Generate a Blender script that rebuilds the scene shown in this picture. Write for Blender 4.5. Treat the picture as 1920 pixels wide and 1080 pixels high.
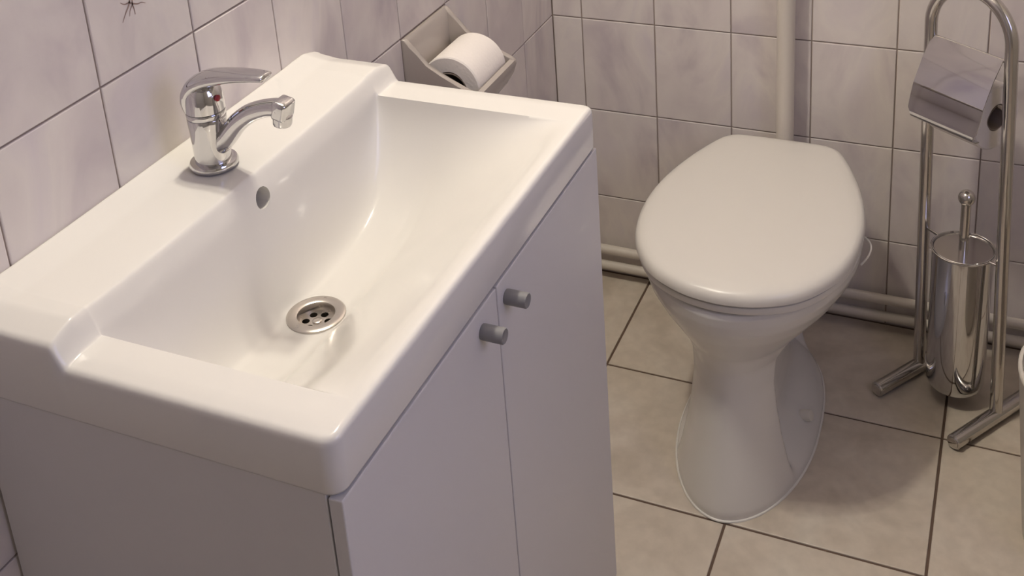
import bpy, bmesh, math, random
from mathutils import Vector, Matrix
PI = math.pi
for o in list(bpy.data.objects): bpy.data.objects.remove(o)
SC = bpy.context.scene; COL = SC.collection

# ---------------------------------------------------------------- camera
F_PX, CX, CY = 2192.02, 962.92, -90.43            # the photograph is the lower crop of a taller frame
cd = bpy.data.cameras.new('camera'); cam = bpy.data.objects.new('camera', cd); COL.objects.link(cam)
cd.sensor_width = 36; cd.sensor_fit = 'HORIZONTAL'; cd.lens = F_PX / 1920 * 36
cd.shift_x = (960 - CX) / 1920; cd.shift_y = -(540 - CY) / 1920
cd.clip_start = .02
RI = Vector((0.91606908, 0.3955729, -0.065875)); DN = Vector((0.07167453, -0.32312857, -0.94363695)); FW = Vector((-0.3945633, 0.85971507, -0.32436059))
m = Matrix((RI, -DN, -FW)).transposed().to_4x4(); m.translation = (0.84597, -2.00894, 1.46911)
cam.matrix_world = m; SC.camera = cam

# ---------------------------------------------------------------- world, lights, exposure
SC.view_settings.view_transform = 'Standard'; SC.view_settings.look = 'None'
SC.view_settings.exposure = 0.0; SC.view_settings.gamma = 1.0; SC.view_settings.use_curve_mapping = False
w = bpy.data.worlds.new('world'); SC.world = w; w.use_nodes = True
w.node_tree.nodes['Background'].inputs[0].default_value = (.55, .62, .8, 1); w.node_tree.nodes['Background'].inputs[1].default_value = .3
SC.cycles.caustics_reflective = False; SC.cycles.caustics_refractive = False
for dy in (-.05, .05):                            # the two bulbs of the lamp over the basin, above the frame: they give the twin highlights and the shadows
    l = bpy.data.lights.new('basin_lamp_offscreen', 'POINT'); l.energy = 21; l.color = (1, .925, .775); l.shadow_soft_size = .03
    lo = bpy.data.objects.new('basin_lamp_offscreen', l); lo.location = (.11, -.88 + dy, 2.08); COL.objects.link(lo)

# cool daylight of the window in the right wall (blue glint on the spout end, bluish cabinet front)
l = bpy.data.lights.new('window_right_offscreen', 'AREA'); l.shape = 'RECTANGLE'; l.size = .80; l.size_y = .60; l.energy = 4.5; l.color = (.43, .48, 1.0)
lo = bpy.data.objects.new('window_right_offscreen', l); lo.location = (1.625, -1.40, 1.50); lo.rotation_euler = (0, PI / 2, 0); COL.objects.link(lo)

# ---------------------------------------------------------------- materials
def new_mat(name):
    mt = bpy.data.materials.new(name); mt.use_nodes = True
    return mt, mt.node_tree.nodes, mt.node_tree.links, mt.node_tree.nodes['Principled BSDF']
def plain(name, c, rough=.4, metal=0, coat=0, bump=0, bscale=80, spec=.5):
    mt, N, L, b = new_mat(name)
    b.inputs['Base Color'].default_value = (*c, 1); b.inputs['Roughness'].default_value = rough
    b.inputs['Metallic'].default_value = metal; b.inputs['Coat Weight'].default_value = coat; b.inputs['Specular IOR Level'].default_value = spec
    tc = N.new('ShaderNodeTexCoord'); no = N.new('ShaderNodeTexNoise'); no.inputs['Scale'].default_value = bscale; no.inputs['Detail'].default_value = 4
    L.new(tc.outputs['Object'], no.inputs['Vector'])
    mr = N.new('ShaderNodeMapRange'); mr.inputs[3].default_value = rough * .9; mr.inputs[4].default_value = min(1, rough * 1.12)
    L.new(no.outputs['Fac'], mr.inputs[0]); L.new(mr.outputs[0], b.inputs['Roughness'])
    if bump:
        bp = N.new('ShaderNodeBump'); bp.inputs['Strength'].default_value = bump; bp.inputs['Distance'].default_value = .001
        L.new(no.outputs['Fac'], bp.inputs['Height']); L.new(bp.outputs[0], b.inputs['Normal'])
    return mt
def tile_mat(name, stops, scale, rough, stretch=(1, 1, 1), speck=None):
    mt, N, L, b = new_mat(name)
    tc = N.new('ShaderNodeTexCoord'); oi = N.new('ShaderNodeObjectInfo')
    mu = N.new('ShaderNodeMath'); mu.operation = 'MULTIPLY'; mu.inputs[1].default_value = 37.0; L.new(oi.outputs['Random'], mu.inputs[0])
    ad = N.new('ShaderNodeVectorMath'); ad.operation = 'ADD'; L.new(tc.outputs['Object'], ad.inputs[0]); L.new(mu.outputs[0], ad.inputs[1])
    mp = N.new('ShaderNodeMapping'); mp.inputs['Scale'].default_value = stretch; L.new(ad.outputs[0], mp.inputs[0])
    n1 = N.new('ShaderNodeTexNoise'); n1.inputs['Scale'].default_value = scale; n1.inputs['Detail'].default_value = 5; n1.inputs['Distortion'].default_value = 1.4
    L.new(mp.outputs[0], n1.inputs['Vector'])
    cr = N.new('ShaderNodeValToRGB'); e = cr.color_ramp.elements
    while len(e) > 1: e.remove(e[-1])
    e[0].position = stops[0][0]; e[0].color = (*stops[0][1], 1)
    for p_, c in stops[1:]:
        q = e.new(p_); q.color = (*c, 1)
    L.new(n1.outputs['Fac'], cr.inputs[0]); out = cr.outputs[0]
    if speck:
        n2 = N.new('ShaderNodeTexNoise'); n2.inputs['Scale'].default_value = speck[0]; n2.inputs['Detail'].default_value = 6; L.new(mp.outputs[0], n2.inputs['Vector'])
        r2 = N.new('ShaderNodeValToRGB'); r2.color_ramp.elements[0].position = .35; r2.color_ramp.elements[1].position = .65
        r2.color_ramp.elements[0].color = (*([speck[1]] * 3), 1); r2.color_ramp.elements[1].color = (1, 1, 1, 1); L.new(n2.outputs['Fac'], r2.inputs[0])
        mx = N.new('ShaderNodeMix'); mx.data_type = 'RGBA'; mx.blend_type = 'MULTIPLY'; mx.inputs[0].default_value = 1
        L.new(out, mx.inputs[6]); L.new(r2.outputs[0], mx.inputs[7]); out = mx.outputs[2]
    L.new(out, b.inputs['Base Color'])
    b.inputs['Roughness'].default_value = rough
    bp = N.new('ShaderNodeBump'); bp.inputs['Strength'].default_value = .08; bp.inputs['Distance'].default_value = .002
    L.new(n1.outputs['Fac'], bp.inputs['Height']); L.new(bp.outputs[0], b.inputs['Normal'])
    return mt
M = {}
M['tile'] = tile_mat('wall_tile_glaze', [(.28, (.58, .52, .54)), (.45, (.71, .65, .635)), (.56, (.76, .705, .675)), (.72, (.69, .63, .645))], 7, .24, (1, .5, 1), (26, .96))
M['floor_tile'] = tile_mat('floor_tile_glaze', [(.3, (.52, .455, .375)), (.5, (.61, .54, .455)), (.7, (.66, .60, .515))], 6, .42, (1, 1, 1), (45, .9))
M['grout'] = plain('wall_grout', (.34, .275, .24), .9, bump=.5, bscale=300)
M['floor_grout'] = plain('floor_grout', (.13, .085, .062), .95, bump=.5, bscale=300)
M['paint'] = plain('wall_paint', (.44, .42, .40), .85, bump=.2, bscale=120)
M['ceramic'] = plain('basin_ceramic', (.74, .72, .69), .13)
M['toilet'] = plain('toilet_ceramic', (.70, .685, .665), .16, coat=.2)
M['seat'] = plain('seat_plastic', (.70, .675, .635), .30)
M['cabinet'] = plain('cabinet_foil', (.66, .645, .65), .40, bump=.05, bscale=400)
M['chrome'] = plain('chrome', (.64, .635, .64), .06, 1)
M['steel'] = plain('stand_steel', (.58, .555, .53), .13, 1)
M['brushed'] = plain('drain_steel', (.60, .56, .52), .28, 1)
M['knob'] = plain('knob_grey', (.24, .235, .235), .5)
M['paper'] = plain('tissue_paper', (.82, .77, .74), .95, bump=.6, bscale=200)
M['card'] = plain('core_card', (.25, .2, .17), .9, bump=.3)
M['holder'] = plain('holder_glaze', (.42, .375, .345), .22, coat=.2)
M['pipe'] = plain('pipe_paint', (.66, .61, .55), .35, bump=.1, bscale=60)
M['red'] = plain('red_mark', (.35, .02, .03), .3)
M['seal'] = plain('silicone', (.74, .72, .68), .35)
M['white_plastic'] = plain('white_plastic', (.72, .69, .63), .3)
M['bin'] = plain('bin_plastic', (.66, .62, .56), .4)
M['bristle'] = plain('bristle', (.7, .7, .68), .8)
M['print'] = plain('tile_print', (.27, .19, .165), .5)
M['pane'] = plain('frosted_pane', (.75, .77, .80), .5)

# ---------------------------------------------------------------- helpers
def link(name, me, mat=None, parent=None, loc=None):
    o = bpy.data.objects.new(name, me); COL.objects.link(o)
    if mat is not None and me is not None and len(me.materials) == 0: me.materials.append(M[mat])
    if parent: o.parent = parent
    if loc is not None: o.location = loc
    return o
def tag(o, label=None, cat=None, group=None, kind=None):
    if label: o['label'] = label
    if cat: o['category'] = cat
    if group: o['group'] = group
    if kind: o['kind'] = kind
    return o
def empty(name, loc, label, cat, group=None):
    o = bpy.data.objects.new(name, None); COL.objects.link(o); o.location = loc; o.empty_display_size = .05
    return tag(o, label, cat, group)
def obj(name, bm, mat, parent=None, smooth=True, angle=40, world=True):
    """bm in world coordinates; stored relative to the parent's location"""
    bmesh.ops.recalc_face_normals(bm, faces=bm.faces)
    if parent is not None:
        org = Vector((0, 0, 0)); q = parent
        while q is not None: org += q.location; q = q.parent
        bmesh.ops.translate(bm, verts=bm.verts, vec=-org)
    me = bpy.data.meshes.new(name); bm.to_mesh(me); bm.free()
    for f in me.polygons: f.use_smooth = smooth
    if smooth: me.set_sharp_from_angle(angle=math.radians(angle))
    return link(name, me, mat, parent)
def box(bm, x0, x1, y0, y1, z0, z1, bev=0, seg=2):
    r = bmesh.ops.create_cube(bm, size=1)
    for v in r['verts']: v.co = Vector(((x0 + x1) / 2 + v.co.x * (x1 - x0), (y0 + y1) / 2 + v.co.y * (y1 - y0), (z0 + z1) / 2 + v.co.z * (z1 - z0)))
    if bev:
        es = {e for v in r['verts'] for e in v.link_edges}
        bmesh.ops.bevel(bm, geom=list(es), offset=bev, segments=seg, profile=.5, affect='EDGES')
    return bm
def loft(bm, rings, cap0=True, cap1=True, close=True):
    vs = [[bm.verts.new(p) for p in r] for r in rings]; n = len(rings[0])
    for a, c in zip(vs[:-1], vs[1:]):
        for i in range(n if close else n - 1):
            j = (i + 1) % n; bm.faces.new((a[i], a[j], c[j], c[i]))
    if cap0: bm.faces.new(list(reversed(vs[0])))
    if cap1: bm.faces.new(vs[-1])
    return vs
def circle(c, u, v, r, n, r2=None):
    r2 = r if r2 is None else r2
    return [c + u * (r * math.cos(2 * PI * i / n)) + v * (r2 * math.sin(2 * PI * i / n)) for i in range(n)]
def lathe(bm, c, axis, prof, n=32, cap0=True, cap1=True):
    """prof: (radius, height along axis)"""
    ax = Vector(axis).normalized(); t = Vector((0, 0, 1)) if abs(ax.z) < .9 else Vector((1, 0, 0)); u = ax.cross(t).normalized(); v = ax.cross(u)
    c = Vector(c)
    loft(bm, [circle(c + ax * h, u, v, r, n) for r, h in prof], cap0, cap1)
    return bm
def catmull(pts, k=8):
    P = [Vector(p) for p in pts]; out = []
    for i in range(len(P) - 1):
        a, b_, c, d = P[max(i - 1, 0)], P[i], P[i + 1], P[min(i + 2, len(P) - 1)]
        for j in range(k):
            t = j / k
            out.append(.5 * ((2 * b_) + (-a + c) * t + (2 * a - 5 * b_ + 4 * c - d) * t * t + (-a + 3 * b_ - 3 * c + d) * t ** 3))
    out.append(P[-1]); return out
def tube(bm, pts, r, n=16, cap=True, radii=None, side=None, widths=None):
    P = [Vector(p) for p in pts]; rings = []; prev = None
    for i, p_ in enumerate(P):
        t = (P[min(i + 1, len(P) - 1)] - P[max(i - 1, 0)]).normalized()
        if side is not None: u = (Vector(side) - t * Vector(side).dot(t)).normalized()
        elif prev is None: u = t.orthogonal().normalized()
        else: u = (prev - t * prev.dot(t)).normalized()
        prev = u; v = t.cross(u)
        rr = radii[i] if radii else r; ww = widths[i] if widths else rr
        rings.append(circle(p_, u, v, ww, n, rr))
    loft(bm, rings, cap, cap); return bm
def interp(tab, x):
    if x <= tab[0][0]: return tab[0][1]
    for (a, fa), (c, fc) in zip(tab[:-1], tab[1:]):
        if x <= c: return fa + (fc - fa) * (x - a) / (c - a)
    return tab[-1][1]
def sstep(a, b_, x):
    t = min(1, max(0, (x - a) / (b_ - a))); return t * t * (3 - 2 * t)
def frange(a, b_, st):
    n = max(1, int(round((b_ - a) / st))); return [a + (b_ - a) * i / n for i in range(n)]

# ---------------------------------------------------------------- the room
RX, RY, RZ = 1.60, -2.75, 2.45
def slab(name, x0, x1, y0, y1, z0, z1, mat):
    return tag(obj(name, box(bmesh.new(), x0, x1, y0, y1, z0, z1), mat, smooth=False), kind='structure')
floor = slab('floor', -.10, RX + .1, RY - .1, .10, -.10, -.0022, 'floor_grout')
wall_left = slab('wall_left', -.10, -.0022, RY, 0, -.0022, RZ, 'grout')
wall_back = slab('wall_back', -.10, RX + .1, .0022, .10, -.0022, RZ, 'grout')
ceiling = slab('ceiling', -.10, RX + .1, RY - .1, .10, RZ, RZ + .1, 'paint')
wall_front = slab('wall_front', -.10, RX + .1, RY - .1, RY, -.0022, RZ, 'paint')
# right wall with a window opening; out of the frame
WY0, WY1, WZ0, WZ1 = -1.75, -1.05, 1.05, 1.95
bm = bmesh.new()
box(bm, RX, RX + .1, RY, WY0, -.0022, RZ); box(bm, RX, RX + .1, WY1, .0022, -.0022, RZ)
box(bm, RX, RX + .1, WY0, WY1, -.0022, WZ0); box(bm, RX, RX + .1, WY0, WY1, WZ1, RZ)
wall_right = tag(obj('wall_right', bm, 'paint', smooth=False), kind='structure')
bm = bmesh.new()
for a in ((WY0, WY0 + .05, WZ0, WZ1), (WY1 - .05, WY1, WZ0, WZ1), (WY0 + .05, WY1 - .05, WZ0, WZ0 + .05), (WY0 + .05, WY1 - .05, WZ1 - .05, WZ1)):
    box(bm, RX + .01, RX + .06, a[0], a[1], a[2], a[3], .004)
win = tag(obj('window_1', bm, 'white_plastic', smooth=False), kind='structure')
obj('pane', box(bmesh.new(), RX + .03, RX + .036, WY0 + .05, WY1 - .05, WZ0 + .05, WZ1 - .05), 'pane', win, smooth=False)

# tiles: one object each; meshes shared by size
_tm = {}
def tile_mesh(wd, ht, mat, d=.0055, ch=.0011):
    k = (round(wd, 4), round(ht, 4), mat)
    if k not in _tm:
        bm = bmesh.new(); a, b_ = wd / 2, ht / 2
        R = lambda q, z: [(-a + q, -b_ + q, z), (a - q, -b_ + q, z), (a - q, b_ - q, z), (-a + q, b_ - q, z)]
        loft(bm, [R(0, -d), R(0, -ch), R(ch * .4, -ch * .35), R(ch * 1.3, 0)])
        bmesh.ops.recalc_face_normals(bm, faces=bm.faces)
        me = bpy.data.meshes.new(mat); bm.to_mesh(me); bm.free(); me.materials.append(M[mat]); _tm[k] = me
    return _tm[k]
def spans(lines, lo, hi):
    q = [lo] + [v for v in lines if lo + .004 < v < hi - .004] + [hi]
    return list(zip(q[:-1], q[1:]))
TW, TH, Z0, X0, Y0, FT = .15, .19862, .58185, .06224, .14537, .30
G = .0011
rng = random.Random(5)
rows = spans([Z0 + j * TH for j in range(-2, 10)], 0, RZ)
motif_tile = None
for (za, zb) in rows:
    for (ya, yb) in spans(sorted(-(Y0 + k * TW) for k in range(0, 20)), RY, 0):
        if abs((ya + yb) / 2 + .52) < .03 and abs((za + zb) / 2 - (Z0 + TH / 2)) < .02: continue      # the ceramic holder sits in this place
        t = link('tile', tile_mesh(yb - ya - 2 * G, zb - za - 2 * G, 'tile'), parent=wall_left, loc=(rng.uniform(-.0003, .0003), (ya + yb) / 2, (za + zb) / 2))
        t.rotation_euler = Matrix(((0, 0, 1), (1, 0, 0), (0, 1, 0))).to_euler()
        if abs((ya + yb) / 2 + 1.12) < .05 and za < 1.03 < zb: motif_tile = t
    for (xa, xb) in spans([X0 + i * TW for i in range(0, 12)], 0, RX):
        t = link('tile', tile_mesh(xb - xa - 2 * G, zb - za - 2 * G, 'tile'), parent=wall_back, loc=((xa + xb) / 2, rng.uniform(-.0003, .0003), (za + zb) / 2))
        t.rotation_euler = (PI / 2, 0, 0)
GF = .0021
for (xa, xb) in spans([.1888 + i * FT for i in range(0, 6)], 0, RX):
    for (ya, yb) in spans(sorted(-.2843 - i * FT for i in range(0, 10)), RY, 0):
        link('floor_tile', tile_mesh(xb - xa - 2 * GF, yb - ya - 2 * GF, 'floor_tile'), parent=floor, loc=((xa + xb) / 2, (ya + yb) / 2, rng.uniform(-.0003, .0003)))
# printed sprig on one tile (only its foot is in the picture)
bm = bmesh.new()
def stroke(pts, wd):
    P = catmull([(0, a, b_) for a, b_ in pts], 5); n = len(P); L_ = []; R_ = []
    for i, q in enumerate(P):
        t = (P[min(i + 1, n - 1)] - P[max(i - 1, 0)]).normalized(); s = Vector((0, -t.z, t.y)) * wd * 1.5 * (1 - .75 * i / n)
        L_.append(bm.verts.new(q + s + Vector((.00045, 0, 0)))); R_.append(bm.verts.new(q - s + Vector((.00045, 0, 0))))
    for i in range(n - 1): bm.faces.new((L_[i], R_[i], R_[i + 1], L_[i + 1]))
for pts, wd in [([(-1.130, 1.062), (-1.136, 1.048), (-1.1425, 1.041), (-1.1495, 1.0325)], .0009), ([(-1.127, 1.060), (-1.131, 1.048), (-1.130, 1.040), (-1.1295, 1.034)], .0008),
                ([(-1.135, 1.049), (-1.125, 1.044), (-1.118, 1.043), (-1.112, 1.040)], .0007), ([(-1.132, 1.052), (-1.122, 1.052), (-1.113, 1.049)], .0007),
                ([(-1.134, 1.050), (-1.142, 1.050), (-1.148, 1.054)], .0007), ([(-1.131, 1.046), (-1.136, 1.041), (-1.138, 1.035)], .0006),
                ([(-1.128, 1.057), (-1.120, 1.064), (-1.108, 1.072)], .0009), ([(-1.130, 1.060), (-1.138, 1.072), (-1.150, 1.080)], .0009),
                ([(-1.129, 1.058), (-1.127, 1.075), (-1.122, 1.095)], .0010)]: stroke(pts, wd)
mo = obj('tile_print', bm, 'print', smooth=False)
mo.parent = motif_tile; mo.matrix_parent_inverse = (Matrix.Translation(motif_tile.location) @ motif_tile.rotation_euler.to_matrix().to_4x4()).inverted()

# ---------------------------------------------------------------- pipes on the back wall
for z, lab in ((.0705, 'upper cream painted heating pipe running along foot of tiled wall'), (.0325, 'lower cream painted heating pipe running just above floor')):
    bm = bmesh.new(); lathe(bm, (0, -.022, z), (1, 0, 0), [(.0095, .0005), (.0095, RX - .001)], 20)
    tag(obj('heating_pipe', bm, 'pipe'), lab, 'pipe', 'heating pipes at the foot of the wall')
FP = empty('flush_pipe', (.4725, -.038, .33), 'cream vertical flush pipe on the wall entering behind the toilet', 'pipe')
bm = bmesh.new()
path = [(.4725, -.038, RZ - .001), (.4725, -.038, 1.2), (.4725, -.038, .50), (.4725, -.038, .385)] + [(.4725, -.038 - .05 * math.sin(a), .345 - .05 * (math.cos(a) - 1) * -1 + .0) for a in [PI / 8, PI / 4, 3 * PI / 8, PI / 2]] + [(.4725, -.125, .295)]
tube(bm, path, .0163, 24, side=(1, 0, 0)); obj('pipe', bm, 'pipe', FP, angle=60)

# ---------------------------------------------------------------- ceramic roll holder in the left wall
HY0, HY1 = -.5943, -.4465
HD = empty('roll_holder', (0, (HY0 + HY1) / 2, .584), 'beige glazed ceramic toilet roll holder set into the left wall tiles', 'roll holder')
outer = [(-.004, .7785), (.004, .778), (.012, .770), (.022, .753), (.036, .737), (.061, .722), (.090, .711), (.114, .702), (.121, .697), (.1215, .690), (.116, .674), (.102, .652), (.084, .630), (.062, .610), (.035, .596), (.012, .588), (-.004, .585)]
inner = [(.1135, .6995), (.1120, .690), (.1065, .675), (.092, .660), (.076, .647), (.056, .643), (.032, .647), (.015, .662), (.009, .68), (.009, .72), (.009, .768)]
def extrude_poly(bm, poly, y0, y1, bev=.002):
    a = [bm.verts.new((x, y0, z)) for x, z in poly]; b_ = [bm.verts.new((x, y1, z)) for x, z in poly]; n = len(poly)
    fs = [bm.faces.new(a), bm.faces.new(list(reversed(b_)))]
    for i in range(n): fs.append(bm.faces.new((a[i], b_[i], b_[(i + 1) % n], a[(i + 1) % n])))
    if bev:
        es = [e for e in bm.edges if all(v in a for v in e.verts) or all(v in b_ for v in e.verts)]
        bmesh.ops.bevel(bm, geom=es, offset=bev, segments=3, profile=.5, affect='EDGES')
for y0, y1 in ((HY0, HY0 + .010), (HY1 - .010, HY1)):
    bm = bmesh.new(); extrude_poly(bm, outer, y0, y1, .0028); obj('cheek', bm, 'holder', HD, angle=50)
bm = bmesh.new(); extrude_poly(bm, [(-.004, .7785), (.003, .7785), (.008, .772)] + inner[::-1][1:] + outer[8:], HY0 + .006, HY1 - .006, 0)
obj('trough', bm, 'holder', HD, angle=40)
def roll(name, c, axis, r, rc, ln, label, tail=None):
    c = Vector(c); root = empty(name, c, label, 'toilet roll')
    bm = bmesh.new(); n = 48; ax = Vector(axis).normalized(); t = Vector((0, 0, 1)); u = ax.cross(t).normalized(); v = ax.cross(u); h = ln / 2
    prof = [(rc, -h), (r - .002, -h), (r, -h + .002), (r, h - .002), (r - .002, h), (rc, h)]
    loft(bm, [circle(c + ax * z, u, v, q, n) for q, z in prof + [prof[0]]], False, False); bmesh.ops.remove_doubles(bm, verts=bm.verts, dist=1e-6)
    obj('paper', bm, 'paper', root)
    bm = bmesh.new()
    loft(bm, [[c + ax * z + u * (q * math.cos(2 * PI * i / n) * (1 + .10 * math.cos(6 * PI * i / n))) + v * (q * math.sin(2 * PI * i / n) * (1 + .08 * math.cos(4 * PI * i / n))) for i in range(n)] for q, z in [(rc - .0003, -h - .0004), (rc - .002, -h - .0004), (rc - .002, h + .0004), (rc - .0003, h + .0004), (rc - .0003, -h - .0004)]], False, False)
    obj('cardboard_core', bm, 'card', root); return root
roll('toilet_roll', (.0598, -.513, .6930), (0, 1, 0), .0500, .0255, .100, 'white toilet paper roll lying in the ceramic wall holder')

# ---------------------------------------------------------------- toilet
TX = .4775
T = empty('toilet', (TX, -.34, 0), 'white ceramic floor toilet with closed lid against back wall', 'toilet')
def sec(z, wd, yf, yb, nf=2.0, nb=3.2, ymid=None, n=72):
    ym = -.34 if ymid is None else ymid; pts = []
    for i in range(n):
        t = 2 * PI * i / n; c, s = math.cos(t), math.sin(t)
        e = nf if s < 0 else nb
        x = wd * math.copysign(abs(c) ** (2 / e), c); y = ym + (ym - yf if s < 0 else yb - ym) * math.copysign(abs(s) ** (2 / e), s)
        pts.append(Vector((TX + x, y, z)))
    return pts
prof = [(0, .115, -.583, -.12), (.012, .1145, -.583, -.12), (.05, .106, -.573, -.12), (.10, .096, -.559, -.12), (.15, .090, -.547, -.12), (.20, .0880, -.537, -.12), (.24, .093, -.535, -.12), (.27, .109, -.541, -.13),
        (.295, .132, -.553, -.13), (.32, .153, -.566, -.12), (.345, .168, -.577, -.11), (.362, .174, -.581, -.10), (.377, .175, -.582, -.10), (.384, .172, -.579, -.10), (.387, .165, -.572, -.106)]
P2 = []
for (a, c) in zip(prof[:-1], prof[1:]):
    for k in range(5): P2.append(tuple(a[i] + (c[i] - a[i]) * k / 5 for i in range(4)))
P2.append(prof[-1])
rings = []
for z, wd, yf, yb in P2:
    ym = -.36 + .02 * sstep(.1, .33, z)
    ring = sec(z, wd, yf, yb, 1.93, 2.6, ym, 300)
    for q in ring:      # recessed flank behind the front column
        s = sstep(-.474, -.446, q.y) * (1 - sstep(-.16, -.13, q.y)) * sstep(.002, .075, z) * (1 - sstep(.20, .275, z))
        dx = q.x - TX
        if abs(dx) > .03: q.x -= math.copysign(min(abs(dx) - .03, .047 * s), dx)
    rings.append(ring)
bm = bmesh.new(); loft(bm, rings); bowl = obj('bowl', bm, 'toilet', T, angle=70)
# silicone bead round the foot
bm = bmesh.new(); ring = sec(.0008, .1155, -.5835, -.1195, 1.93, 2.6, -.36); nn = len(ring); rr = []
for i, q in enumerate(ring):
    t = (ring[(i + 1) % nn] - ring[i - 1]).normalized(); u = Vector((t.y, -t.x, 0)); rr.append(circle(q, u, Vector((0, 0, 1)), .0024, 8))
vs = [[bm.verts.new(p_) for p_ in r] for r in rr]
for i in range(nn):
    a, c = vs[i], vs[(i + 1) % nn]
    for j in range(8): bm.faces.new((a[j], a[(j + 1) % 8], c[(j + 1) % 8], c[j]))
obj('sealant_bead', bm, 'seal', T)
tag(bpy.data.objects['sealant_bead'], 'white silicone bead')
LID = [(-.587, 0), (-.5855, .020), (-.580, .050), (-.567, .082), (-.548, .112), (-.520, .137), (-.480, .160), (-.435, .1735), (-.385, .180), (-.335, .180), (-.285, .1735), (-.235, .161), (-.185, .144), (-.145, .127), (-.118, .113), (-.104, .102), (-.096, .088), (-.0925, .070), (-.091, .035), (-.091, 0)]
half = catmull([(wd, y, 0) for y, wd in LID], 3)
outline = [Vector((q.x, q.y + .34, 0)) for q in half] + [Vector((-q.x, q.y + .34, 0)) for q in half[-2:0:-1]]
def lid_ring(off, z, dome=0):
    out = []
    for q in outline:
        k = 1 - off / max(q.length, 1e-4); out.append(Vector((TX + .002 + q.x * k * .985, -.34 + q.y * k, z)))
    return out
bm = bmesh.new(); loft(bm, [lid_ring(.012, .3895), lid_ring(.005, .391), lid_ring(.0035, .396), lid_ring(.005, .4015), lid_ring(.011, .4035)]); obj('seat_ring', bm, 'seat', T)
bm = bmesh.new()
Rr = [lid_ring(.010, .4050), lid_ring(.003, .4055), lid_ring(0, .408), lid_ring(0, .413), lid_ring(.0012, .418), lid_ring(.004, .4225), lid_ring(.009, .426), lid_ring(.018, .4285), lid_ring(.032, .4300)]
vs = loft(bm, Rr, True, False); last = Rr[-1]; prev = vs[-1]
for k, z in ((.7, .4312), (.4, .432), (.15, .4322)):
    cur = [bm.verts.new((TX + (q.x - TX) * k, -.34 + (q.y + .34) * k, z)) for q in last]
    for i in range(len(cur)): j = (i + 1) % len(cur); bm.faces.new((prev[i], prev[j], cur[j], cur[i]))
    prev = cur
bm.faces.new(prev); obj('lid', bm, 'seat', T)
for s in (-1, 1):
    bm = bmesh.new(); lathe(bm, (TX + s * .07, -.102, .395), (s, 0, 0), [(.008, -.018), (.0095, -.016), (.0095, .016), (.008, .018)], 16); obj('hinge', bm, 'seat', T)
    bm = bmesh.new(); lathe(bm, (TX + s * .0905, -.344, .035), (s * .9, -.2, .4), [(.0098, -.006), (.0098, .0115), (.0085, .0140), (.003, .0150)], 20)
    tag(obj('bolt_cap', bm, 'white_plastic', T), 'white plastic bolt cap')
bm = bmesh.new(); tube(bm, catmull([(TX + .160, -.315, .386), (TX + .172, -.318, .391), (TX + .184, -.325, .388), (TX + .189, -.334, .382), (TX + .187, -.346, .374), (TX + .177, -.357, .362)], 6), .0016, 8)
tag(obj('rim_clip', bm, 'white_plastic'), 'thin pale plastic clip hooked over the toilet rim', 'clip')

# ---------------------------------------------------------------- cabinet
CY0, CY1, CZ1, GAP = -1.4165, -.824, .7795, -1.1225
CB = empty('vanity_cabinet', (.19, (CY0 + CY1) / 2, 0), 'white two-door vanity cabinet under the washbasin', 'cabinet')
for ya, yb in ((CY0, CY0 + .016), (CY1 - .016, CY1)):
    obj('side_panel', box(bmesh.new(), .004, .3795, ya, yb, .10, CZ1, .0008, 1), 'cabinet', CB, smooth=False)
obj('back_panel', box(bmesh.new(), .004, .010, CY0 + .016, CY1 - .016, .10, .60), 'cabinet', CB, smooth=False)
obj('bottom_panel', box(bmesh.new(), .010, .3795, CY0 + .016, CY1 - .016, .10, .116), 'cabinet', CB, smooth=False)
obj('front_rail', box(bmesh.new(), .3615, .3795, CY0 + .016, CY1 - .016, .70, CZ1 - .001), 'cabinet', CB, smooth=False)
for ya, yb, ky, kz in ((CY0, GAP - .0009, -1.1600, .7515), (GAP + .0009, CY1, -1.1020, .7525)):
    d = obj('door', box(bmesh.new(), .3812, .3945, ya, yb, .105, CZ1 - .003, .0012, 2), 'cabinet', CB, smooth=False)
    bm = bmesh.new(); lathe(bm, (.3943, ky, kz), (1, 0, 0), [(.0078, 0), (.0082, .002), (.0082, .0235), (.0074, .0245), (.0066, .0240)], 28)
    obj('knob', bm, 'knob', d)
for x in (.04, .34):
    for y in (CY0 + .04, CY1 - .04):
        bm = bmesh.new(); lathe(bm, (x, y, 0), (0, 0, 1), [(.020, 0), (.020, .006), (.016, .010), (.016, .101)], 20); obj('leg', bm, 'cabinet', CB)

# ---------------------------------------------------------------- washbasin
SX, SY0, SY1, RIM, BOT = .3945, -1.4185, -.8205, .8353, .7790
YC, HY = -1.123, .2475; DC = (.1765, -1.129)
def base_z(x, y):
    e = min(y - SY0, SY1 - y); f = max(0, 1 - e / .030)
    shelf = .8615 + .0055 * max(0, 1 - x / .038) - .0085 * f ** 1.1
    k = 1 - sstep(.1110, .1270, x)
    rim = RIM - .0035 * max(0, 1 - e / .022) ** 1.5
    return rim + (shelf - rim) * k
def depth(x, y):
    t = (x - .1225) / .033
    t = max(0.0, min(1.0, (math.sqrt(t * t + .0003) + t) / 2)); gr = (1 - (1 - t) ** 2.5) ** (1 / 2.3)
    L_, B_ = .193, .020; q = min(L_, max(0, x - .195)); mm = 1 / (L_ - B_)      # eased straight slope up to the front rim
    gf = 1 - (mm * q * q / (2 * B_) if q < B_ else mm * (q - B_ / 2) if q < L_ - B_ else 1 - mm * (L_ - q) ** 2 / (2 * B_))
    u = min(1.0, abs(y - YC) / HY); hy = (1 - u ** 3.6) ** .62
    return .1385 * gr * gf * hy
ZB = base_z(*DC) - depth(*DC)
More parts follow.
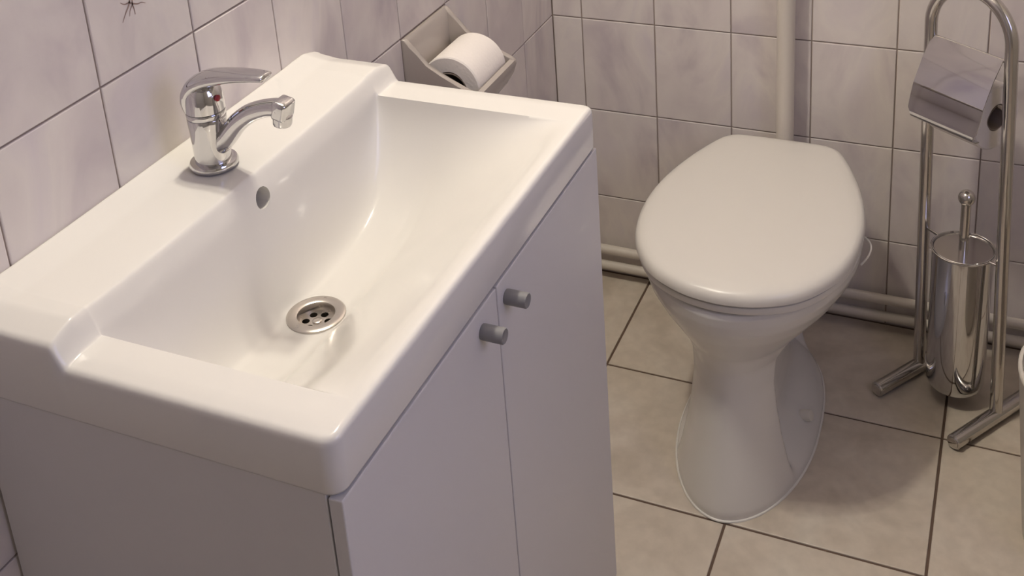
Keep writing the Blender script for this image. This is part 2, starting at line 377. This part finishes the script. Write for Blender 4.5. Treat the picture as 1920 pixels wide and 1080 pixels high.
def top_z(x, y):
    z = base_z(x, y) - depth(x, y)
    r = math.hypot(x - DC[0], y - DC[1]); k = 1 - sstep(.027, .043, r)
    return z + (ZB + .0020 - z) * k
xs = frange(0, .016, .0016) + frange(.016, .106, .005) + frange(.106, .1165, .0015) + frange(.1165, .1185, .0005) + frange(.1185, .1245, .00025) + frange(.1245, .138, .0006) + frange(.138, .172, .0016) + frange(.172, .378, .0032) + frange(.378, SX, .0014) + [SX]
ys = frange(SY0, SY0 + .016, .0014) + frange(SY0 + .016, YC - HY - .006, .003) + frange(YC - HY - .006, YC - HY + .020, .0014) + frange(YC - HY + .020, YC + HY - .020, .0032) + frange(YC + HY - .020, YC + HY + .006, .0014) + frange(YC + HY + .006, SY1 - .016, .003) + frange(SY1 - .016, SY1, .0014) + [SY1]
def corner(x, y):
    for cx, sx, rc in ((0, -1, .004), (SX, 1, .0150)):
        for cy, sy in ((SY0, -1), (SY1, 1)):
            a = (x - (cx - sx * rc)) * sx / rc; b_ = (y - (cy - sy * rc)) * sy / rc
            if a > 0 and b_ > 0:
                a2, b2 = a * math.sqrt(1 - b_ * b_ / 2), b_ * math.sqrt(1 - a * a / 2)
                return cx - sx * rc + sx * a2 * rc, cy - sy * rc + sy * b2 * rc, rc * (1 - math.hypot(a2, b2))
    return x, y, min(x, SX - x, y - SY0, SY1 - y)
RF = .0065
bm = bmesh.new(); grid = []
for x in xs:
    col = []
    for y in ys:
        X, Y, d = corner(x, y); z = top_z(X, Y)
        rf = .003 if X < .01 else RF
        if d < rf: z -= rf - math.sqrt(max(0, rf * rf - (rf - d) ** 2))
        col.append(bm.verts.new((X, Y, z)))
    grid.append(col)
for i in range(len(xs) - 1):
    for j in range(len(ys) - 1): bm.faces.new((grid[i][j], grid[i + 1][j], grid[i + 1][j + 1], grid[i][j + 1]))
loop = [grid[i][0] for i in range(len(xs))] + [grid[-1][j] for j in range(1, len(ys))] + [grid[i][-1] for i in range(len(xs) - 2, -1, -1)] + [grid[0][j] for j in range(len(ys) - 2, 0, -1)]
prev = loop; ctr = Vector((SX / 2, (SY0 + SY1) / 2, 0))
def skirt(fz, inset):
    global prev
    cur = []
    for v in loop:
        q = v.co.copy(); nx = max(-1, min(1, (q.x - SX / 2) / (SX / 2))); ny = (q.y - ctr.y) / ((SY1 - SY0) / 2)
        q.x = SX / 2 + (q.x - SX / 2) * (1 - inset / (SX / 2)); q.y = ctr.y + (q.y - ctr.y) * (1 - inset / ((SY1 - SY0) / 2)); q.z = fz(v.co.z); cur.append(bm.verts.new(q))
    for i in range(len(cur)): j = (i + 1) % len(cur); bm.faces.new((prev[i], cur[i], cur[j], prev[j]))
    prev = cur
skirt(lambda z: z * .5 + BOT * .5, 0); skirt(lambda z: BOT + .004, .0003); skirt(lambda z: BOT + .001, .0012); skirt(lambda z: BOT, .003); skirt(lambda z: BOT, .012)
# overflow hole: cut a round outline into the rear wall; drain hole under the flange
OV = (-1.119, .8285, .0120)
near = [f for f in bm.faces if f.calc_center_median().x < .17 and .10 < f.calc_center_median().x and math.hypot(f.calc_center_median().y - OV[0], f.calc_center_median().z - OV[1]) < .024]
for k in range(20):
    a = 2 * PI * k / 20; nrm = Vector((0, math.cos(a), math.sin(a))); co = Vector((.13, OV[0], OV[1])) + nrm * OV[2]
    near = [f for f in bm.faces if .10 < f.calc_center_median().x < .17 and math.hypot(f.calc_center_median().y - OV[0], f.calc_center_median().z - OV[1]) < .022]
    g = list({v for f in near for v in f.verts}) + list({e for f in near for e in f.edges}) + near
    bmesh.ops.bisect_plane(bm, geom=g, dist=1e-6, plane_co=co, plane_no=nrm)
kill = []
for f in bm.faces:
    c = f.calc_center_median()
    if .10 < c.x < .17 and c.z > .81 and math.hypot(c.y - OV[0], c.z - OV[1]) < OV[2] * .995: kill.append(f)
    elif c.z < .74 and math.hypot(c.x - DC[0], c.y - DC[1]) < .0235: kill.append(f)
bmesh.ops.delete(bm, geom=kill, context='FACES')
hb = bmesh.new()                                   # the overflow's throat grows out of the cut edge
hv = {}
for e in bm.edges:
    if e.is_boundary and all(math.hypot(v.co.y - OV[0], v.co.z - OV[1]) < OV[2] * 1.1 and v.co.x < .17 for v in e.verts):
        for v in e.verts:
            if v.index not in hv or True:
                k_ = tuple(round(c, 6) for c in v.co)
                if k_ not in hv: hv[k_] = (hb.verts.new(v.co), hb.verts.new(v.co + Vector((-.004, 0, -.0005))), hb.verts.new((v.co.x - .026, OV[0] + (v.co.y - OV[0]) * .9, OV[1] - .004 + (v.co.z - OV[1]) * .9)))
        a_, b_ = (hv[tuple(round(c, 6) for c in v.co)] for v in e.verts)
        for i in (0, 1): hb.faces.new((a_[i], b_[i], b_[i + 1], a_[i + 1]))
WB = empty('washbasin', (SX / 2, ctr.y, BOT), 'white rectangular ceramic washbasin with raised back ledge on the cabinet', 'washbasin')
obj('basin', bm, 'ceramic', WB, angle=60); obj('overflow_hole', hb, 'ceramic', WB)
DZ = ZB + .0025
DR = empty('drain', (DC[0], DC[1], DZ), 'round brushed steel drain with strainer holes in the basin', 'drain')
bm = bmesh.new(); lathe(bm, (DC[0], DC[1], DZ), (0, 0, 1), [(.0325, -.0012), (.0325, .0006), (.0315, .0014), (.0270, .0018), (.0225, .0018), (.0208, .0010), (.0200, -.001), (.0196, -.009), (.0185, -.0095)], 48, False, False)
obj('flange', bm, 'brushed', DR)
bm = bmesh.new()
es = []
def loop_edges(cx, cy, r, n):
    vs = [bm.verts.new((DC[0] + cx + r * math.cos(2 * PI * i / n), DC[1] + cy + r * math.sin(2 * PI * i / n), DZ - .0085)) for i in range(n)]
    return [bm.edges.new((vs[i], vs[(i + 1) % n])) for i in range(n)]
es += loop_edges(0, 0, .0197, 40)
holes = [(.0124 * math.cos(2 * PI * k / 6 + .35), .0124 * math.sin(2 * PI * k / 6 + .35)) for k in range(6)]
for h in holes: es += loop_edges(h[0], h[1], .0043, 14)
bmesh.ops.triangle_fill(bm, edges=es, use_beauty=True); obj('strainer', bm, 'brushed', DR, smooth=False)
bm = bmesh.new(); lathe(bm, (DC[0], DC[1], DZ - .0087), (0, 0, 1), [(.0052, 0), (.0052, .0012), (.0042, .0018), (.0020, .0016)], 20); obj('screw', bm, 'brushed', DR)
bm = bmesh.new(); lathe(bm, (DC[0], DC[1], DZ - .06), (0, 0, 1), [(.017, 0), (.0192, .050)], 24, True, False); obj('waste_tube', bm, 'brushed', DR)

# ---------------------------------------------------------------- tap
FX, FY, FZ = .0630, -1.119, .8612
FC = empty('mixer_tap', (FX, FY, FZ), 'chrome single-lever mixer tap on the basin ledge', 'tap')
bm = bmesh.new(); lathe(bm, (FX, FY, FZ), (0, 0, 1), [(.0245, -.0015), (.0262, .0005), (.0266, .003), (.0252, .0058), (.0215, .0070), (.0190, .0070)], 40); obj('base_ring', bm, 'chrome', FC)
bm = bmesh.new(); lathe(bm, (FX, FY, FZ), (0, 0, 1), [(.0198, .004), (.0197, .012), (.0200, .03), (.0207, .048), (.0212, .0575), (.0208, .0585), (.0198, .0588)], 40); obj('body', bm, 'chrome', FC)
bm = bmesh.new(); lathe(bm, (FX, FY, FZ), (0, 0, 1), [(.0192, .0575), (.0210, .0600), (.0214, .0640), (.0210, .0650), (.0196, .0655)], 40); obj('collar', bm, 'chrome', FC)
HN = bm = bmesh.new(); lathe(bm, (FX, FY, FZ), (0, 0, 1), [(.0190, .0648), (.0212, .0665), (.0211, .076), (.0203, .085), (.0182, .0925), (.0140, .0970), (.007, .0990)], 40)
cap = obj('cap', bm, 'chrome', FC)
# lever: a shell rising at the back of the cap and sweeping forward over it
pts = [(.0505, .9275), (.0500, .9395), (.0530, .9495), (.0610, .9580), (.0740, .9645), (.0920, .9690), (.1130, .9725), (.1330, .9745), (.1460, .9750), (.1500, .9748)]
P = catmull([(x, FY, z) for x, z in pts], 5); n = len(P)
wt = [(0, .0175), (.12, .0205), (.30, .0215), (.45, .0195), (.60, .0160), (.8, .0125), (.94, .0105), (1, .0050)]
tt = [(0, .0060), (.12, .0085), (.30, .0100), (.45, .0085), (.60, .0070), (.8, .0050), (.94, .0042), (1, .0018)]
bm = bmesh.new(); tube(bm, P, 0, 20, True, [interp(tt, i / (n - 1)) for i in range(n)], (0, 1, 0), [interp(wt, i / (n - 1)) for i in range(n)])
obj('lever', bm, 'chrome', FC)
bm = bmesh.new(); lathe(bm, (FX + .0205, FY - .003, .9440), (1, -.16, .12), [(.0036, 0), (.0036, .0016), (.0030, .002)], 16); tag(obj('temperature_mark', bm, 'red', FC), 'red hot water dot')
pts = [(.0660, .8780), (.0770, .8870), (.0890, .9005), (.1040, .9170), (.1215, .9300), (.1400, .9380), (.1540, .9412), (.1620, .9415)]
P = catmull([(x, FY, z) for x, z in pts], 6); n = len(P)
rt = [(0, .0095), (.25, .0112), (.5, .0105), (.75, .0095), (.9, .0098), (1, .0105)]
bm = bmesh.new(); tube(bm, P, 0, 22, True, [interp(rt, i / (n - 1)) for i in range(n)], (0, 1, 0), [interp(rt, i / (n - 1)) * 1.12 for i in range(n)]); obj('spout', bm, 'chrome', FC)
bm = bmesh.new(); box(bm, (.1555), (.1725), FY - .0115, FY + .0115, .9300, .9520, .0040, 3)
for v in bm.verts: v.co = Vector((.164, FY, .941)) + Matrix.Rotation(math.radians(14), 3, 'Y') @ (v.co - Vector((.164, FY, .941)))
head = obj('spout_head', bm, 'chrome', FC, angle=30)
bm = bmesh.new(); lathe(bm, (.1625, FY, .9335), (-.2, 0, -1), [(.0104, 0), (.0104, .0085), (.0097, .0105), (.0085, .0107), (.0080, .008)], 28); obj('aerator', bm, 'chrome', head)

# ---------------------------------------------------------------- toilet butler stand
A0 = Vector((.735, -.12, 0)); D = Vector((.8244, -.5660, 0)); NN = Vector((-.566, -.8244, 0)); UP = Vector((0, 0, 1))
def Wp(s, o, z): return A0 + D * s + NN * o + UP * z
lS = lambda z: .001 - .0135 * z / .67
rS = lambda z: .1635 - .0245 * z / .69
ST = empty('toilet_stand', Wp(.08, 0, 0), 'chrome floor stand with arched tube frame beside the toilet', 'stand')
zt = .690; c_ = (lS(zt) + rS(zt)) / 2; r_ = (rS(zt) - lS(zt)) / 2
path = [Wp(lS(z), 0, z) for z in (.020, .2, .4, .6)] + [Wp(c_ - r_ * math.cos(t), 0, zt + r_ * math.sin(t)) for t in [PI * k / 20 for k in range(21)]] + [Wp(rS(z), 0, z) for z in (.6, .4, .2, .020)]
bm = bmesh.new(); tube(bm, path, .0104, 20, side=NN); obj('arched_frame', bm, 'steel', ST, angle=60)
for s in (lS(0), rS(0)):
    bm = bmesh.new(); lathe(bm, Wp(s, .112, .0135), -NN, [(.0110, 0), (.0132, .002), (.0132, .216), (.0110, .218)], 20); f = obj('foot', bm, 'steel', ST)
    bm = bmesh.new(); lathe(bm, Wp(s, .1122, .0135), NN, [(.0100, -.002), (.0100, .0012), (.0085, .0018)], 16); obj('end_cap', bm, 'steel', f)
# roll arm, hinge bar and cover
bm = bmesh.new(); tube(bm, [Wp(lS(.665), 0, .6655), Wp(rS(.665), 0, .6655)], .0032, 12); obj('hinge_bar', bm, 'steel', ST)
s0, s1 = -.0065, .1275
PR = [Vector((o, z, 0)) for o, z in [(.002, .667), (.010, .6555), (.024, .6350), (.034, .6150), (.0436, .5958), (.0445, .5938), (.0450, .5915), (.0500, .5740), (.0560, .5535), (.0572, .5485), (.0572, .5445), (.0558, .5408), (.0530, .5380), (.0490, .5360), (.0440, .5348), (.0400, .5342)]]
bm = bmesh.new(); rings = []
th = .0009
for q, t in zip(PR, [PR[min(i + 1, len(PR) - 1)] - PR[max(i - 1, 0)] for i in range(len(PR))]):
    t = t.normalized(); nx, nz = -t.y, t.x
    ks = .006 * sstep(.556, .546, q.y) if q.y < .556 else 0
    rings.append([Wp(s0 + ks, q.x + nx * th, q.y + nz * th), Wp(s1 - ks, q.x + nx * th, q.y + nz * th), Wp(s1 - ks, q.x - nx * th, q.y - nz * th), Wp(s0 + ks, q.x - nx * th, q.y - nz * th)])
loft(bm, rings); obj('roll_cover', bm, 'chrome', ST, angle=30)
bm = bmesh.new(); tube(bm, [Wp(lS(.57), 0, .5740), Wp(lS(.57) + .006, -.016, .5735), Wp(.01, -.019, .5730), Wp(.119, -.019, .5730)], .0042, 12); obj('roll_arm', bm, 'steel', ST)
roll('toilet_roll', Wp(.0600, -.019, .5540), D, .0560, .0235, .098, 'white toilet paper roll hanging under the chrome cover of the stand')
# brush holder ring
CS, CO, CZ = .0800, .004, .3030
CC = Wp(CS, CO, 0); RC = .0502
bm = bmesh.new(); rr = [circle(CC + UP * CZ + Vector((math.cos(t), math.sin(t), 0)) * (RC + .0014), Vector((math.cos(t), math.sin(t), 0)), UP, .0017, 8) for t in [2 * PI * k / 48 for k in range(48)]]
vs = [[bm.verts.new(p_) for p_ in r] for r in rr]
for i in range(48):
    a, c = vs[i], vs[(i + 1) % 48]
    for j in range(8): bm.faces.new((a[j], a[(j + 1) % 8], c[(j + 1) % 8], c[j]))
tube(bm, [Wp(lS(.29), 0, CZ), Wp(CS - RC - .001, CO, CZ)], .0024, 10); tube(bm, [Wp(rS(.29), 0, CZ), Wp(CS + RC + .001, CO, CZ)], .0024, 10)
obj('cup_ring', bm, 'steel', ST)
CU = empty('brush_cup', CC + UP * .022, 'tall cylindrical chrome toilet brush cup held in the stand', 'brush holder')
bm = bmesh.new(); lathe(bm, CC, (0, 0, 1), [(.020, .0355), (.038, .0305), (.0450, .0320), (.0475, .0370), (.0485, .044), (.0490, .10), (.0500, .3030), (.0502, .3050), (.0494, .3055), (.0488, .3040), (.0485, .299), (.0475, .048), (.044, .040), (.02, .0380)], 48); obj('cup', bm, 'chrome', CU)
BR = empty('toilet_brush', CC + UP * .035, 'chrome toilet brush with ball-ended handle standing in its cup', 'brush')
bm = bmesh.new(); lathe(bm, CC, (0, 0, 1), [(.0482, .2985), (.0484, .3010), (.0470, .3022), (.009, .3025)], 48); obj('lid', bm, 'steel', BR)
bm = bmesh.new(); pr = [(.0080, .06), (.0080, .388)] + [(.0140 * math.sin(t), .4010 - .0140 * math.cos(t)) for t in [PI * (.19 + .81 * k / 12) for k in range(12)]] + [(.0006, .4150)]; lathe(bm, CC, (0, 0, 1), pr, 24); obj('handle', bm, 'steel', BR)
bm = bmesh.new(); lathe(bm, CC, (0, 0, 1), [(.012, .0390), (.034, .045), (.036, .06), (.034, .10), (.012, .115)], 24); obj('bristles', bm, 'bristle', BR)

# ---------------------------------------------------------------- white bin at the right
bc = Vector((1.0275, -.45, 0)); BN = empty('waste_bin', bc, 'white plastic waste bin on the floor in front of the stand', 'bin')
bm = bmesh.new(); lathe(bm, bc, (0, 0, 1), [(.095, 0), (.108, .002), (.112, .010), (.136, .300), (.1375, .302), (.1375, .307), (.136, .309), (.132, .308), (.108, .014), (.02, .012)], 56); obj('bucket', bm, 'bin', BN)
